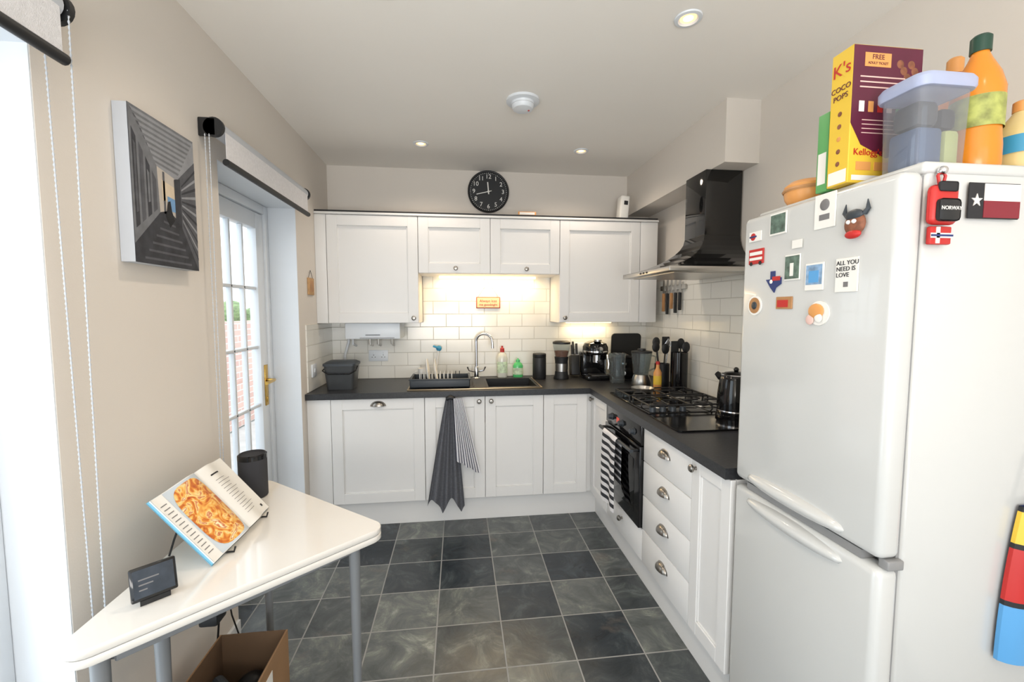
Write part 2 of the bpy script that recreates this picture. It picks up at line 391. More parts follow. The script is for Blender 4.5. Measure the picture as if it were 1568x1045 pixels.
# ---------------------------------------------------------------- cabinets
def shaker(b,x0,x1,z0,z1,mat=M_cab,rail=.07):
    x0+=.0018;x1-=.0018;z0+=.0015;z1-=.0015
    b.box(x0+.01,x1-.01,.009,.019,z0+.01,z1-.01,mat)
    b.box(x0,x0+rail,0,.02,z0,z1,mat,.002,1); b.box(x1-rail,x1,0,.02,z0,z1,mat,.002,1)
    b.box(x0+rail-.001,x1-rail+.001,0,.02,z0,z0+rail,mat,.002,1); b.box(x0+rail-.001,x1-rail+.001,0,.02,z1-rail,z1,mat,.002,1)
    i=rail
    for a0,a1,c0,c1 in ((x0+i,x0+i+.006,z0+i,z1-i),(x1-i-.006,x1-i,z0+i,z1-i),(x0+i,x1-i,z0+i,z0+i+.006),(x0+i,x1-i,z1-i-.006,z1-i)):
        b.box(a0,a1,.005,.012,c0,c1,mat,.0015,1)
def flat(b,x0,x1,z0,z1,mat=M_cab): b.box(x0+.0018,x1-.0018,0,.02,z0+.0015,z1-.0015,mat,.003,2)
def knob(b,x,z): b.lathe([(0,0),(.007,0),(.006,.008),(.009,.012),(.0155,.018),(.0155,.024),(.011,.029),(0,.031)],M_nick,T((x,0,z))@Rx(90),18)
def cup(b,x,z,a=.045,h=.032,d=.026):
    def fn(u,v):
        th=math.pi*u; ph=math.pi/2*v
        return (x+a*math.cos(ph)*math.cos(th),-d*math.sin(ph)-.001,z-h*.4+h*math.cos(ph)*math.sin(th))
    b.grid(fn,20,8,M_nick)
    def fn2(u,v):
        th=math.pi*u; k=1.0+.12*v
        return (x+a*k*math.cos(th),-.003*(1-v),z-h*.4+h*k*math.sin(th)-.002)
    b.grid(fn2,20,1,M_nick)
    def fn3(u,v):
        th=math.pi*u; ph=math.pi/2*v
        return (x+(a-.003)*math.cos(ph)*math.cos(th),-(d-.003)*math.sin(ph),z-h*.4+(h-.003)*math.cos(ph)*math.sin(th))
    b.grid(fn3,20,8,M_blkm)
def wallunit(x0,x1,z0,z1,doors,knobs):
    b=B('wall_cabinet'); b.M=T((0,3.10,0))
    b.box(x0+.001,x1-.001,.0215,.325,z0,z1,M_cab)
    for a,c in doors: shaker(b,a,c,z0,z1)
    for kx,kz in knobs: knob(b,kx,kz)
    b.done()
wallunit(-.892,-.28,1.35,2.09,[(-.892,-.28)],[(-.315,1.385)])
wallunit(-.28,.73,1.70,2.09,[(-.28,.225),(.225,.73)],[(-.02,1.735),(.485,1.735)])
wallunit(.73,1.34,1.35,2.09,[(.73,1.34)],[(.77,1.385)])
b=B('trim_1'); b.M=T((0,3.10,0))
b.box(XK+.001,-.8935,.002,.022,1.35,2.09,M_cab,.002); b.box(1.3415,1.475,.002,.325,1.35,2.09,M_cab,.002)
b.box(XK+.001,1.48,-.006,.03,2.092,2.108,M_cab,.004); b.done()
b=B('trim_2'); b.box(XK+.001,1.475,3.106,3.42,2.109,2.121,M_blkm); b.done()

ZD0,ZD1=.17,.868
def baseback(x0,x1,doors,knobs=(),cups=(),top=.868):
    b=B('base_cabinet'); b.M=T((0,2.845,0))
    b.box(x0+.001,x1-.001,.0215,.575,ZD0,top,M_cab)
    for a,c in doors: shaker(b,a,c,ZD0,ZD1)
    for k in knobs: knob(b,*k)
    for k in cups: cup(b,*k)
    return b.done()
baseback(-.822,-.230,[(-.822,-.230)],cups=[(-.526,.832)])
baseback(-.230,.566,[(-.230,.168),(.168,.566)],knobs=[(.128,.835),(.208,.835)],top=.68)
baseback(.566,.872,[(.566,.872)])
b=B('trim_3'); b.box(XK+.001,-.8235,2.847,2.867,.0,.868,M_cab,.002); b.box(.8725,.926,2.868,2.884,ZD0,.868,M_cab); b.done()
XF=.905
def baseright(y0,y1,fn):
    b=B('base_cabinet'); b.M=T((XF,0,0))@Rz(-90)
    fn(b,-y1,-y0); return b.done()
def f1(b,a,c):
    b.box(a+.022,c-.001,.0215,.64,ZD0,.868,M_cab); shaker(b,a+.004,c,ZD0,ZD1,rail=.06); knob(b,a+.05,.835)
baseright(2.522,2.845+.02,f1)
def f2(b,a,c):
    b.box(a+.001,c-.001,.0215,.64,ZD0,.868,M_cab)
    n=4; hh=(ZD1-ZD0)/n
    for i in range(n):
        flat(b,a,c,ZD0+hh*i,ZD0+hh*(i+1)); cup(b,(a+c)/2,ZD0+hh*(i+.5)+.02)
baseright(1.558,2.003,f2)
def f3(b,a,c):
    b.box(a+.001,c-.001,.0215,.64,ZD0,.868,M_cab); shaker(b,a,c,ZD0,ZD1,rail=.055); knob(b,a+.03,.83)
baseright(1.312,1.558,f3)
def f4(b,a,c):
    b.box(a+.001,c-.001,.0215,.64,ZD0,.33,M_cab); flat(b,a,c,ZD0,.335); knob(b,(a+c)/2,.27)
baseright(2.003,2.522,f4)
b=B('trim_plinth'); b.box(XK+.001,.955,2.895,2.913,0.001,.168,M_cab); b.box(.955,.973,1.312,2.913,0.001,.168,M_cab); b.done()

# oven
b=B('built_in_oven'); b.M=T((XF,0,0))@Rz(-90); a,c=-2.522+.004,-2.003-.004
b.box(a,c,.03,.55,.34,.866,M_blkm)
b.box(a,c,-.012,.03,.765,.866,M_blk,.003); b.box(a,c,-.018,.03,.342,.76,M_blk,.004)
b.box(a+.06,c-.06,-.0195,-.017,.40,.68,P('oven_window',(4,4,5),.03),.001)
for k in (.1,.26,.42): b.lathe([(0,0),(.021,0),(.02,.004),(.016,.006),(.014,.024),(0,.025)],M_char,T((a+k,-.012,.815))@Rx(90),20)
b.box(a+.175,a+.215,-.0135,-.0115,.80,.83,P('oven_display',(120,30,20),.3,emis=((220,60,30),.6)))
b.tube([(a+.03,-.018,.735),(a+.03,-.055,.735)],.008,M_blkm); b.tube([(c-.03,-.018,.735),(c-.03,-.055,.735)],.008,M_blkm)
b.tube([(a+.015,-.055,.735),(c-.015,-.055,.735)],.010,M_char,12)
b.done()
# oven towel
b=B('striped_tea_towel')
def tw(u,v):
    y=2.20+.21*u; fold=.008*math.sin(u*9)*(.3+v)
    if v<.08:
        a=v/.08*math.pi; return (.836+.0155+.016*math.cos(a),y,.735+.016*math.sin(a))
    z=.735-(v-.08)/.92*.40
    return (.836-.0005-fold*.8-.008*v,y+.01*math.sin(v*4),z)
b.grid(tw,20,60,lambda u,v: M_bcl if int(v*60)%6<3 else M_wcl)
b.grid(lambda u,v:(.868,2.20+.21*u,.735-.25*v),10,20,lambda u,v: M_bcl if int(v*40)%6<3 else M_wcl)
b.done(60,False)

# worktop with sink cutout
b=B('kitchen_worktop')
z0,z1=.871,.91; yf=2.82; hx0,hx1,hy0,hy1=.19,.54,2.91,3.27
b.box(XK+.001,hx0,yf,YB-.001,z0,z1,M_work); b.box(hx0,hx1,yf,hy0,z0,z1,M_work); b.box(hx0,hx1,hy1,YB-.001,z0,z1,M_work)
b.box(hx1,XR-.001,yf,YB-.001,z0,z1,M_work); b.box(.882,XR-.001,1.312,yf,z0,z1,M_work); b.done()
# sink
b=B('kitchen_sink'); z=.9115
b.box(hx0-.52,hx0-.008,2.875,3.30,z-.001,z+.005,M_blkm,.002)
for k in range(9):
    xx=-.27+k*.045; b.box(xx,xx+.012,2.93,3.24,z+.005,z+.009,M_blkm,.002)
b.box(hx0-.01,hx0+.008,2.875,3.30,z-.001,z+.006,M_blkm,.002); b.box(hx1-.008,hx1+.012,2.875,3.30,z-.001,z+.006,M_blkm,.002)
b.box(hx0+.008,hx1-.008,2.875,hy0+.006,z-.001,z+.006,M_blkm,.002); b.box(hx0+.008,hx1-.008,hy1-.006,3.30,z-.001,z+.006,M_blkm,.002)
M_rim=P('warm_steel',(200,180,148),.3,1)
b.box(hx0-.535,hx1+.022,2.866,2.876,z-.001,z+.006,M_rim,.002); b.box(hx0-.535,hx0-.522,2.876,3.30,z-.001,z+.006,M_rim,.002); b.box(hx1+.012,hx1+.022,2.876,3.30,z-.001,z+.006,M_rim,.002)
d=.73
b.box(hx0+.003,hx0+.009,hy0+.003,hy1-.003,d,z,M_blkm); b.box(hx1-.009,hx1-.003,hy0+.003,hy1-.003,d,z,M_blkm)
b.box(hx0+.009,hx1-.009,hy0+.003,hy0+.009,d,z,M_blkm); b.box(hx0+.009,hx1-.009,hy1-.009,hy1-.003,d,z,M_blkm); b.box(hx0+.003,hx1-.003,hy0+.003,hy1-.003,d-.006,d,M_blkm)
b.cyl((.36,3.09,d),.04,.004,M_chr); b.done()
# tap
b=B('kitchen_tap'); cx,cyy=.13,3.33
b.lathe([(0,0),(.028,0),(.028,.006),(.02,.012),(.02,.07),(.017,.085),(.013,.095),(0,.096)],M_chr,T((cx,cyy,.911)))
pts=[(cx,cyy,1.0),(cx,cyy,1.20)]
for i in range(1,13):
    a=math.pi*i/12; pts.append((cx+.06*(1-math.cos(a)),cyy-.05*(1-math.cos(a))/2*1.3,1.20+.06*math.sin(a)))
pts.append((pts[-1][0]+.002,pts[-1][1],1.15)); b.tube(pts,.0105,M_chr,12)
b.tube([(cx+.02,cyy,.965),(cx+.055,cyy-.01,.975),(cx+.07,cyy-.02,1.005)],.006,M_chr); b.tube([(cx-.02,cyy,.965),(cx-.055,cyy-.01,.975),(cx-.07,cyy-.02,1.005)],.006,M_chr)
b.done()

# towels on sink door
b=B('grey_tea_towel')
def tg(u,v):
    s=u*2-1; w=.024+.098*v**.9
    L=.78-.10*abs(math.sin(s*3.1+.6))
    return (-.065-.03*v+s*w,2.808-.014*math.cos(s*11)*(.5+v*.9)-.012*v,.872-L*v)
b.grid(tg,60,30,M_grey); b.tube([(-.085,2.806,.862),(-.06,2.796,.874),(-.035,2.806,.862)],.012,M_blkm,8); b.done(80,False)
b=B('striped_hand_towel')
def ts(u,v):
    s=u*2-1; w=.03+.05*v
    return (-.012+.065*v+s*w,2.772-.01*math.cos(s*9+1)*(.4+v),.872-(.46+.05*s)*v)
b.grid(ts,45,24,lambda u,v: M_nav if int(u*45)%5<2 else M_wcl); b.done(80,False)

# gas hob
b=B('gas_hob'); b.M=T((0,0,.911)); x0,x1,y0,y1=.95,1.45,2.05,2.62
b.box(x0,x1,y0,y1,0,.008,M_blk,.003)
for (cx,cy,r) in ((1.08,2.2,.045),(1.32,2.2,.035),(1.08,2.47,.035),(1.32,2.47,.05)):
    b.lathe([(0,.008),(r,.008),(r,.016),(r*.8,.02),(r*.8,.026),(0,.028)],M_blkm,T((cx,cy,0)),20)
    b.lathe([(r*1.05,.008),(r*1.3,.008),(r*1.25,.012),(r*1.05,.012)],M_stl,T((cx,cy,0)),24)
    for k in range(4):
        a=math.pi/2*k+.0; dx,dy=math.cos(a),math.sin(a)
        b.tube([(cx+dx*.105,cy+dy*.105,.009),(cx+dx*.10,cy+dy*.10,.038),(cx+dx*.02,cy+dy*.02,.040)],.0048,M_blkm,6)
for y in (2.2,2.47):
    for yy in (y-.11,y+.11): b.tube([(.975,yy,.036),(1.425,yy,.036)],.0048,M_blkm,6)
    for xx in (.975,1.2,1.425): b.tube([(xx,y-.11,.036),(xx,y+.11,.036)],.0048,M_blkm,6)
    for xx in (.975,1.425):
        for yy in (y-.11,y+.11): b.tube([(xx,yy,.008),(xx,yy,.036)],.0048,M_blkm,6)
for k in range(4): b.lathe([(0,.008),(.018,.008),(.016,.03),(0,.031)],M_char,T((.985+k*.055,2.085-.0,0)),16)
b.lathe([(0,.041),(.06,.041),(.068,.062),(.066,.062),(.058,.045),(0,.045)],M_stl,T((1.1,2.47,0)),24)
b.done()
b=B('glass_chopping_board'); b.prism([(p[0]+1.16,p[1]+1.88) for p in rrect(.44,.30,.02)],.912,.918,M_blk); b.done()

# kettle
b=B('kettle'); b.M=T((1.335,1.93,.919))
b.lathe([(0,0),(.085,0),(.087,.012),(.08,.016),(.083,.03),(.08,.12),(.072,.185),(.066,.205),(.05,.218),(.02,.224),(0,.225)],M_blk,None,32)
b.ball((0,0,.233),.012,M_blk); b.lathe([(.0835,.03),(.0845,.034),(.0835,.038)],M_chr,None,32); b.lathe([(.0665,.203),(.068,.207),(.064,.211)],M_chr,None,32)
b.tube([(.02,-.06,.205),(.035,-.10,.19),(.04,-.125,.14),(.035,-.115,.08),(.02,-.08,.04)],.011,M_blk,10)
b.tube([(-.02,.05,.17),(-.035,.075,.19),(-.045,.09,.205)],[.02,.017,.012],M_blk,10); b.done()

# extractor
b=B('extractor_hood')
rim=(1.03,XR-.009,2.03,2.64); ch=(1.33,XR-.009,2.235,2.445)
b.box(rim[0],rim[1],rim[2],rim[3],1.635,1.66,M_stl,.003)
prev=rim; pz=1.66
for i in range(1,9):
    t=i/8; k=1-(1-t)**1.9
    cur=tuple(rim[j]+(ch[j]-rim[j])*k for j in range(4)); zz=1.66+.19*t**1.25
    vs=[(prev[0],prev[2],pz),(prev[1],prev[2],pz),(prev[1],prev[3],pz),(prev[0],prev[3],pz),(cur[0],cur[2],zz),(cur[1],cur[2],zz),(cur[1],cur[3],zz),(cur[0],cur[3],zz)]
    b.add(vs,[(0,1,5,4),(1,2,6,5),(2,3,7,6),(3,0,4,7)],M_hood); prev=cur; pz=zz
b.box(ch[0],ch[1],ch[2],ch[3],1.85,2.199,M_hood,.002)
b.box(1.08,1.5,2.08,2.59,1.63,1.636,M_stl)
for k in range(3): b.box(rim[0]-.002,rim[0],2.28+.04*k,2.30+.04*k,1.642,1.652,M_blkm)
b.done(30)
# knife rail
b=B('knife_rack'); b.box(XR-.026,XR-.009,2.78,3.14,1.585,1.62,M_stl,.003)
for i,(y,L,m) in enumerate(((2.84,.12,M_blkm),(2.90,.14,M_blkm),(2.96,.11,M_tan),(3.02,.15,M_blkm),(3.08,.13,M_tan))):
    b.box(XR-.029,XR-.027,y-.014,y+.014,1.56,1.66,M_stl); b.box(XR-.036,XR-.020,y-.012,y+.012,1.56-L,1.565,m,.004)
b.done()

# ---------------------------------------------------------------- fridge
b=B('fridge_freezer'); FY0,FY1=.80,1.298
b.box(.965,XR-.03,FY0+.004,FY1-.004,.02,1.735,M_fr,.008)
b.box(.955,XR-.04,FY0,FY1,1.722,1.748,M_fr,.008,3)
b.box(.905,.962,FY0,FY1,.89,1.728,M_fr,.018,4)
b.box(.905,.962,FY0,FY1,.06,.868,M_fr,.018,4)
b.box(.958,.967,FY0+.01,FY1-.01,.05,1.72,M_frg)
b.box(.94,.99,FY0+.02,FY1-.02,.0,.06,M_frg)
def hl(zc,up):
    def fn(u,v):
        y=FY0+.085+(FY1-FY0-.15)*u; e=math.sin(math.pi*u)**.35 if 0<u<1 else 0
        a=math.pi*v
        return (.908-.026*e*math.sin(a),y,zc+up*(.022*math.cos(a))*e)
    b.grid(fn,30,10,M_fr)
hl(.915,1); hl(.838,1)
b.box(.915,.958,FY0+.05,FY1-.05,.869,.889,M_frg)
b.box(.925,.965,FY0-.004,FY0+.02,.868,.890,M_frg,.003)
b.done(50)

# magnets
b=B('fridge_magnets'); xm=.9045
def mag(y,z,w,h,m,rot=0): 
    M=T((xm,y,z))@Rx(rot); b.box(-.0035,0,-w/2,w/2,-h/2,h/2,m,.001,1,M)
def mdot(y,z,w,h,m,k=1): b.box(xm-.0035-.0008*k,xm-.0033,y-w/2,y+w/2,z-h/2,z+h/2,m)
TM=lambda y,z:T((xm-.0042,y,z))@Rz(-90)@Rx(90)
mag(1.237,1.664,.055,.03,M_pap); b.cyl((xm-.0034,1.245,1.664),.011,.001,M_red,Ry(-90)); mdot(1.245,1.664,.03,.005,M_nvy,2)
mag(1.143,1.685,.065,.062,M_pap); mdot(1.143,1.685,.056,.052,M_ph)
mag(.985,1.685,.062,.085,M_pap); b.ball((xm-.004,.985,1.70),.014,M_ink,(.2,1,1)); mdot(.985,1.67,.03,.014,M_ink)
# viking figure
b.ball((xm-.008,.895,1.635),.026,M_brn,(.4,1,1)); b.ball((xm-.012,.895,1.612),.020,M_red,(.4,1,.5)); b.ball((xm-.011,.895,1.655),.022,M_char,(.4,1,.6)); 
b.ball((xm-.018,.902,1.64),.005,M_pap); b.ball((xm-.018,.888,1.64),.005,M_pap)
b.tube([(xm-.006,.915,1.655),(xm-.006,.925,1.665),(xm-.006,.922,1.685)],[.006,.005,.001],M_char,6); b.tube([(xm-.006,.875,1.655),(xm-.006,.866,1.665),(xm-.006,.868,1.685)],[.006,.005,.001],M_char,6)
mag(1.23,1.603,.065,.045,M_red); mdot(1.23,1.612,.055,.010,M_pap); mdot(1.23,1.596,.055,.008,M_pap)
for yy in (1.21,1.25): b.cyl((xm-.0034,yy,1.582),.006,.001,M_ink2,Ry(-90))
b.prism([(-.03,.005),(-.012,.005),(-.012,.028),(.005,.028),(.005,.012),(.03,.008),(.03,-.01),(.01,-.02),(.004,-.034),(-.012,-.018)],0,.003,M_nvy,T((xm,1.153,1.524))@Rz(-90)@Rx(90)); mdot(1.14,1.53,.03,.012,M_red); b.ball((xm-.004,1.16,1.522),.006,M_pap,(.3,1,1))
mag(1.083,1.556,.055,.07,M_pap); mdot(1.083,1.556,.05,.062,M_ph); mdot(1.083,1.55,.012,.035,M_pap,2)
mag(1.008,1.525,.058,.07,M_pap); mdot(1.008,1.53,.05,.05,M_ph2); mdot(1.008,1.525,.03,.03,M_lblu,2)
mag(.915,1.522,.06,.08,M_pap)
for i,t in enumerate(('ALL YOU','NEED IS','LOVE')): b.text(t,.0145,TM(.942,1.55-.014*i),M_ink2,'LEFT')
mdot(.915,1.50,.012,.012,M_ink)
b.cyl((xm,1.228,1.454),.03,.003,M_pap,Ry(-90)); b.cyl((xm-.003,1.228,1.454),.024,.001,M_tan,Ry(-90)); b.ball((xm-.004,1.228,1.454),.012,M_char,(.3,1,1))
mag(1.108,1.46,.06,.034,M_tan); mdot(1.112,1.458,.04,.02,M_red)
b.cyl((xm,.988,1.432),.031,.003,M_pap,Ry(-90)); b.ball((xm-.005,.995,1.437),.024,M_orl,(.2,1,.8)); b.ball((xm-.006,1.012,1.415),.013,M_pink,(.2,1,1)); b.ball((xm-.007,.985,1.42),.012,M_pap,(.2,1,1))
mdot(1.068,1.617,.035,.022,M_pap)
b.done()
ys=FY0-.001
b=B('backpack_key_magnet')
b.box(.955,1.02,ys-.02,ys,1.615,1.695,M_red,.012,3); b.box(.962,1.013,ys-.028,ys-.018,1.62,1.665,M_blkm,.008); b.box(.966,1.009,ys-.022,ys-.018,1.68,1.70,M_ink2,.004)
b.box(.963,1.013,ys-.012,ys-.002,1.575,1.612,M_red,.003); b.box(.963,1.013,ys-.014,ys-.012,1.588,1.598,M_pap); b.box(.963,1.013,ys-.015,ys-.013,1.591,1.595,M_nvy); b.box(.975,.983,ys-.014,ys-.012,1.577,1.61,M_pap)
b.text('NORWAY',.0105,T((.987,ys-.029,1.645))@Rx(90),M_pap)
b.tube([(.985,ys-.006,1.69),(.978,ys-.006,1.715),(.986,ys-.006,1.728),(.996,ys-.006,1.715),(.99,ys-.006,1.69)],.003,M_red,6); b.ball((.986,ys-.008,1.725),.009,M_chr); b.done()
b=B('flag_magnet')
b.box(1.06,1.185,ys-.003,ys,1.632,1.706,M_ink2,.001); b.box(1.096,1.185,ys-.004,ys-.002,1.669,1.704,M_pap); b.box(1.096,1.185,ys-.004,ys-.002,1.634,1.669,P('flag_red',(130,30,45),.5))
st=[]
for i in range(10):
    r=.014 if i%2==0 else .0055; a=math.pi/2+math.pi*i/5; st.append((r*math.cos(a),r*math.sin(a)))
b.prism(st,0,.0015,M_pap,T((1.078,ys-.003,1.669))@Rx(90)); b.done()

# items on fridge
ZT=1.749
b=B('cereal_box'); x0,x1,y0,y1=.936,1.122,.962,1.022; zt=ZT+.322
b.box(x0,x1,y0,y1,ZT,zt,M_yel,.0015,1)
b.poly([(x0+.0,y0-.0006,ZT+.14),(x0,y0-.0006,zt-.002),(x1,y0-.0006,zt-.002),(x1,y0-.0006,ZT+.09),(x0+.1,y0-.0006,ZT+.06),(x0+.03,y0-.0006,ZT+.09)],M_mar)
FT=lambda x,z:T((x,y0-.0014,z))@Rx(90)
b.box(x0+.03,x0+.10,y0-.0012,y0,zt-.05,zt-.018,M_orl); b.text('FREE',.016,FT(x0+.065,zt-.028),M_mar); b.text('ADULT TICKET',.008,FT(x0+.065,zt-.042),M_mar)
for k in range(3): b.box(x0+.02,x0+.17-.02*k,y0-.0012,y0,zt-.075-.012*k,zt-.072-.012*k,M_pink)
for k in range(6):
    xx=x0+.02+.025*k; b.box(xx,xx+.014,y0-.0012,y0,zt-.155,zt-.13,(M_pap,M_orl,M_red,M_pink,M_grn,M_pink)[k])
for k in range(4): b.box(x0+.03,x0+.155,y0-.0012,y0,zt-.175-.01*k,zt-.173-.01*k,M_pink)
for k in range(6): b.ball((x1-.06+.010*k,y0-.0005,zt-.04-.015*(k%3)),.010,M_brn,(1,.1,1),10)
b.text("Kellogg's",.022,FT(x0+.05,ZT+.072),M_red); b.box(x0+.01,x1-.01,y0-.001,y0,ZT+.006,ZT+.018,M_pap)
for k in range(3): b.box(x0+.02+.05*k,x0+.06+.05*k,y0-.0012,y0,ZT+.03,ZT+.05,M_orl)
SD=lambda y,z:T((x0-.001,y,z))@Rz(-90)@Rx(90)
b.text("K's",.042,SD((y0+y1)/2,zt-.045),M_red); b.text('COCO',.018,SD((y0+y1)/2,zt-.09),M_mar); b.text('POPS',.018,SD((y0+y1)/2,zt-.11),M_mar)
for k in range(5): b.ball((x0-.0005,y0+.03,zt-.15-.03*k),.006,M_brn if k!=2 else M_orl,(.1,1,1),10)
b.box(x0-.001,x0,y0+.005,y1-.005,ZT+.004,ZT+.035,M_pap)
b.done()
b=B('cracker_box'); b.box(.948,1.0,1.035,1.07,ZT,ZT+.20,M_grn,.002); b.box(.9475,.948,1.04,1.065,ZT+.02,ZT+.10,M_pap); b.done()
b=B('plastic_storage_tub'); cx,cy=1.042,.882
def rr(w,d,z,c=(cx,cy)): return [(p[0]+c[0],p[1]+c[1],z) for p in rrect(w,d,.025)]
def loft(b,rings,mat,cap0=True,cap1=False):
    n=len(rings[0]); vs=[p for r in rings for p in r]; fs=[]
    for i in range(len(rings)-1):
        for k in range(n): fs.append((i*n+k,i*n+(k+1)%n,(i+1)*n+(k+1)%n,(i+1)*n+k))
    if cap0: fs.append(tuple(range(n))[::-1])
    if cap1: fs.append(tuple(range((len(rings)-1)*n,len(rings)*n)))
    b.add(vs,fs,mat)
loft(b,[rr(.122,.09,ZT+.001),rr(.126,.094,ZT+.01),rr(.134,.10,ZT+.168)],M_tub)
loft(b,[rr(.142,.112,ZT+.166),rr(.147,.116,ZT+.171),rr(.147,.116,ZT+.186),rr(.138,.108,ZT+.194),rr(.128,.098,ZT+.188)],M_lil,True,True)
b.box(cx-.052,cx+.012,cy-.034,cy+.035,ZT+.004,ZT+.09,P('packet_blue',(64,86,120),.4),.01,2); b.box(cx+.014,cx+.052,cy-.036,cy+.03,ZT+.004,ZT+.085,P('packet_cream',(180,186,120),.4),.01,2)
b.box(cx-.048,cx+.01,cy-.028,cy+.035,ZT+.092,ZT+.15,P('packet_grey',(60,62,68),.4),.015,2,Ry(0)); b.box(cx+.012,cx+.052,cy-.028,cy+.035,ZT+.088,ZT+.135,M_ink2,.012,2)
b.done()
def bottle(name,x,y,body,cap,hh=.31,r=.046,label=M_teal):
    b=B(name); b.M=T((x,y,ZT))
    k=hh/.31
    b.lathe([(0,0),(r*.9,0),(r,.008),(r,.06*k),(r*.94,.09*k),(r*.94,.12*k),(r,.15*k),(r,.19*k),(r*.8,.225*k),(r*.45,.26*k),(r*.33,.275*k),(r*.33,.285*k),(0,.285*k)],body,None,30)
    b.lathe([(r*1.01,.10*k),(r*1.01,.17*k)],label,None,30)
    b.lathe([(0,.285*k-.008),(r*.4,.285*k-.008),(r*.4,.31*k),(r*.3,.315*k),(0,.315*k)],cap,None,20); b.done()
M_lab=P('label_print',(160,165,90),.5,var=.4,scale=40)
bottle('squash_bottle',1.180,.885,M_ora,M_dgr,.305,.046,M_lab)
bottle('squash_bottle',1.262,1.00,M_ora,M_orl,.325,.042,M_lab)
bottle('squash_bottle',1.325,.90,P('juice_pale',(222,200,140),.2),M_orl,.18,.04,M_teal)
bottle('squash_bottle',1.21,1.12,P('bottle_clear_green',(110,140,120),.2),M_dgr,.335,.04,M_lab)
b=B('orange_tub'); b.M=T((1.03,1.19,ZT)); b.lathe([(0,0),(.045,0),(.058,.02),(.062,.045),(.06,.058),(.045,.07),(0,.075)],M_orl,None,28); b.lathe([(.063,.04),(.066,.045),(.063,.05)],M_tan,None,28); b.done()

# bag hanging by fridge
b=B('shopping_bag'); bx=1.215
def xl_(v): return bx+.035*v*v
def bagp(u,v):
    return (xl_(v)+.22*u,ys-.010-.028*math.sin(math.pi*u)**.6-.003*math.sin(u*14),.64+.36*v)
def bm_(u,v):
    if v>.95: return M_ink2
    if v>.74: return M_yel if u<.5 else M_red
    if v>.70 : return M_ink2
    if v>.38: return M_red if u<.6 else M_pap
    if v>.34: return M_ink2
    return M_lblu if u<.7 else M_yel
b.grid(bagp,24,30,bm_)
b.grid(lambda u,v:(xl_(v)+.22*u,ys-.002,.64+.36*v),4,10,M_nvy)
b.grid(lambda u,v:(xl_(v),ys-.002-.008*u,.64+.36*v),2,30,lambda u,v:bm_(0,v)); b.grid(lambda u,v:(bx+.22*v,ys-.002-(.008+.028*math.sin(math.pi*v)**.6)*u,.64),2,12,M_lblu)
b.tube([(bx+.065,ys-.02,.995),(bx+.08,ys-.016,1.10),(bx+.12,ys-.012,1.16),(bx+.165,ys-.016,1.10),(bx+.185,ys-.02,.995)],.004,M_ink2,8)
b.box(bx+.105,bx+.135,ys-.018,ys,1.15,1.175,M_pap,.004); b.done(60,False)

# ---------------------------------------------------------------- table
b=B('folding_table'); ZTB=.716
tri=rounded([(-.865,.915),(-.242,1.445),(-.865,1.955)],.045,8)
def inset(pts,d):
    c=Vector((sum(p[0] for p in pts)/len(pts),sum(p[1] for p in pts)/len(pts)))
    return [tuple(Vector(p)+(c-Vector(p)).normalized()*d) for p in pts]
for z0,z1 in ((ZTB-.042,ZTB-.0225),(ZTB-.0205,ZTB)):
    i3=inset(tri,.003); rings=[[(p[0],p[1],z0) for p in i3],[(p[0],p[1],z0+.003) for p in tri],[(p[0],p[1],z1-.003) for p in tri],[(p[0],p[1],z1) for p in i3]]
    loft(b,rings,M_tab,True,True)
b.prism(inset(tri,.006),ZTB-.0226,ZTB-.0204,M_leg)
fr=[(-.80,1.05),(-.36,1.445),(-.80,1.83)]
for i in range(3):
    p=Vector(fr[i]);q=Vector(fr[(i+1)%3]); d=(q-p); L=d.length; a=math.degrees(math.atan2(d.y,d.x))
    b.box(0,L,-.011,.011,ZTB-.087,ZTB-.043,M_leg,.003,1,T((p.x,p.y,0))@Rz(a))
for x,y in ((-.355,1.445),(-.80,1.835),(-.815,1.03),(-.79,1.19)):
    b.lathe([(0,.0),(.011,.0),(.0125,.02),(.018,ZTB-.1),(.018,ZTB-.043),(0,ZTB-.043)],M_leg,T((x,y,.001)),18)
b.done(40)

# cookbook
b=B('cookbook')
O=Vector((-.695,1.44,ZTB+.008)); U=Vector((-.158,0,.19)).normalized(); W=Vector((0,1,0)); N=Vector((.19,0,.158)).normalized()
HH=.245; WW=.175
def bn(s): 
    a=abs(s)/WW; return .004+.030*math.exp(-((a-.25)/.35)**2)*(1 if a>.02 else .4)
def bp_(s,t,k=0): return tuple(O+W*s+U*t+N*(bn(s)+k))
b.grid(lambda u,v:bp_((u*2-1)*WW,HH*v),60,10,M_pap)
b.grid(lambda u,v:tuple(O+W*((u*2-1)*(WW+.004))+U*(HH*v*1.02-.003)+N*(-.006)),10,4,M_blu)
b.grid(lambda u,v:tuple(O+W*((u*2-1)*(WW+.004))+U*(-.002)+N*(-.006+(bn((u*2-1)*WW)+.006)*v)),40,4,M_pap)
b.grid(lambda u,v:tuple(O+W*(-WW-.001)+U*(HH*u)+N*(-.006+(bn(WW)+.006)*v)),10,3,lambda u,v:M_blu if v<.4 else M_pap)
b.grid(lambda u,v:tuple(O+W*(WW+.001)+U*(HH*u)+N*(-.006+(bn(WW)+.006)*v)),10,3,M_pap)
b.grid(lambda u,v:tuple(O+W*((u*2-1)*WW)+U*(HH)+N*(-.006+(bn((u*2-1)*WW)+.006)*v)),40,3,M_pap)
def patch(s0,s1,t0,t1,m,k=.0008): b.grid(lambda u,v:bp_(s0+(s1-s0)*u,t0+(t1-t0)*v,k),16,4,m)
patch(-.135,-.006,.002,HH-.002,P('print_bluegrey',(196,206,214),.5))
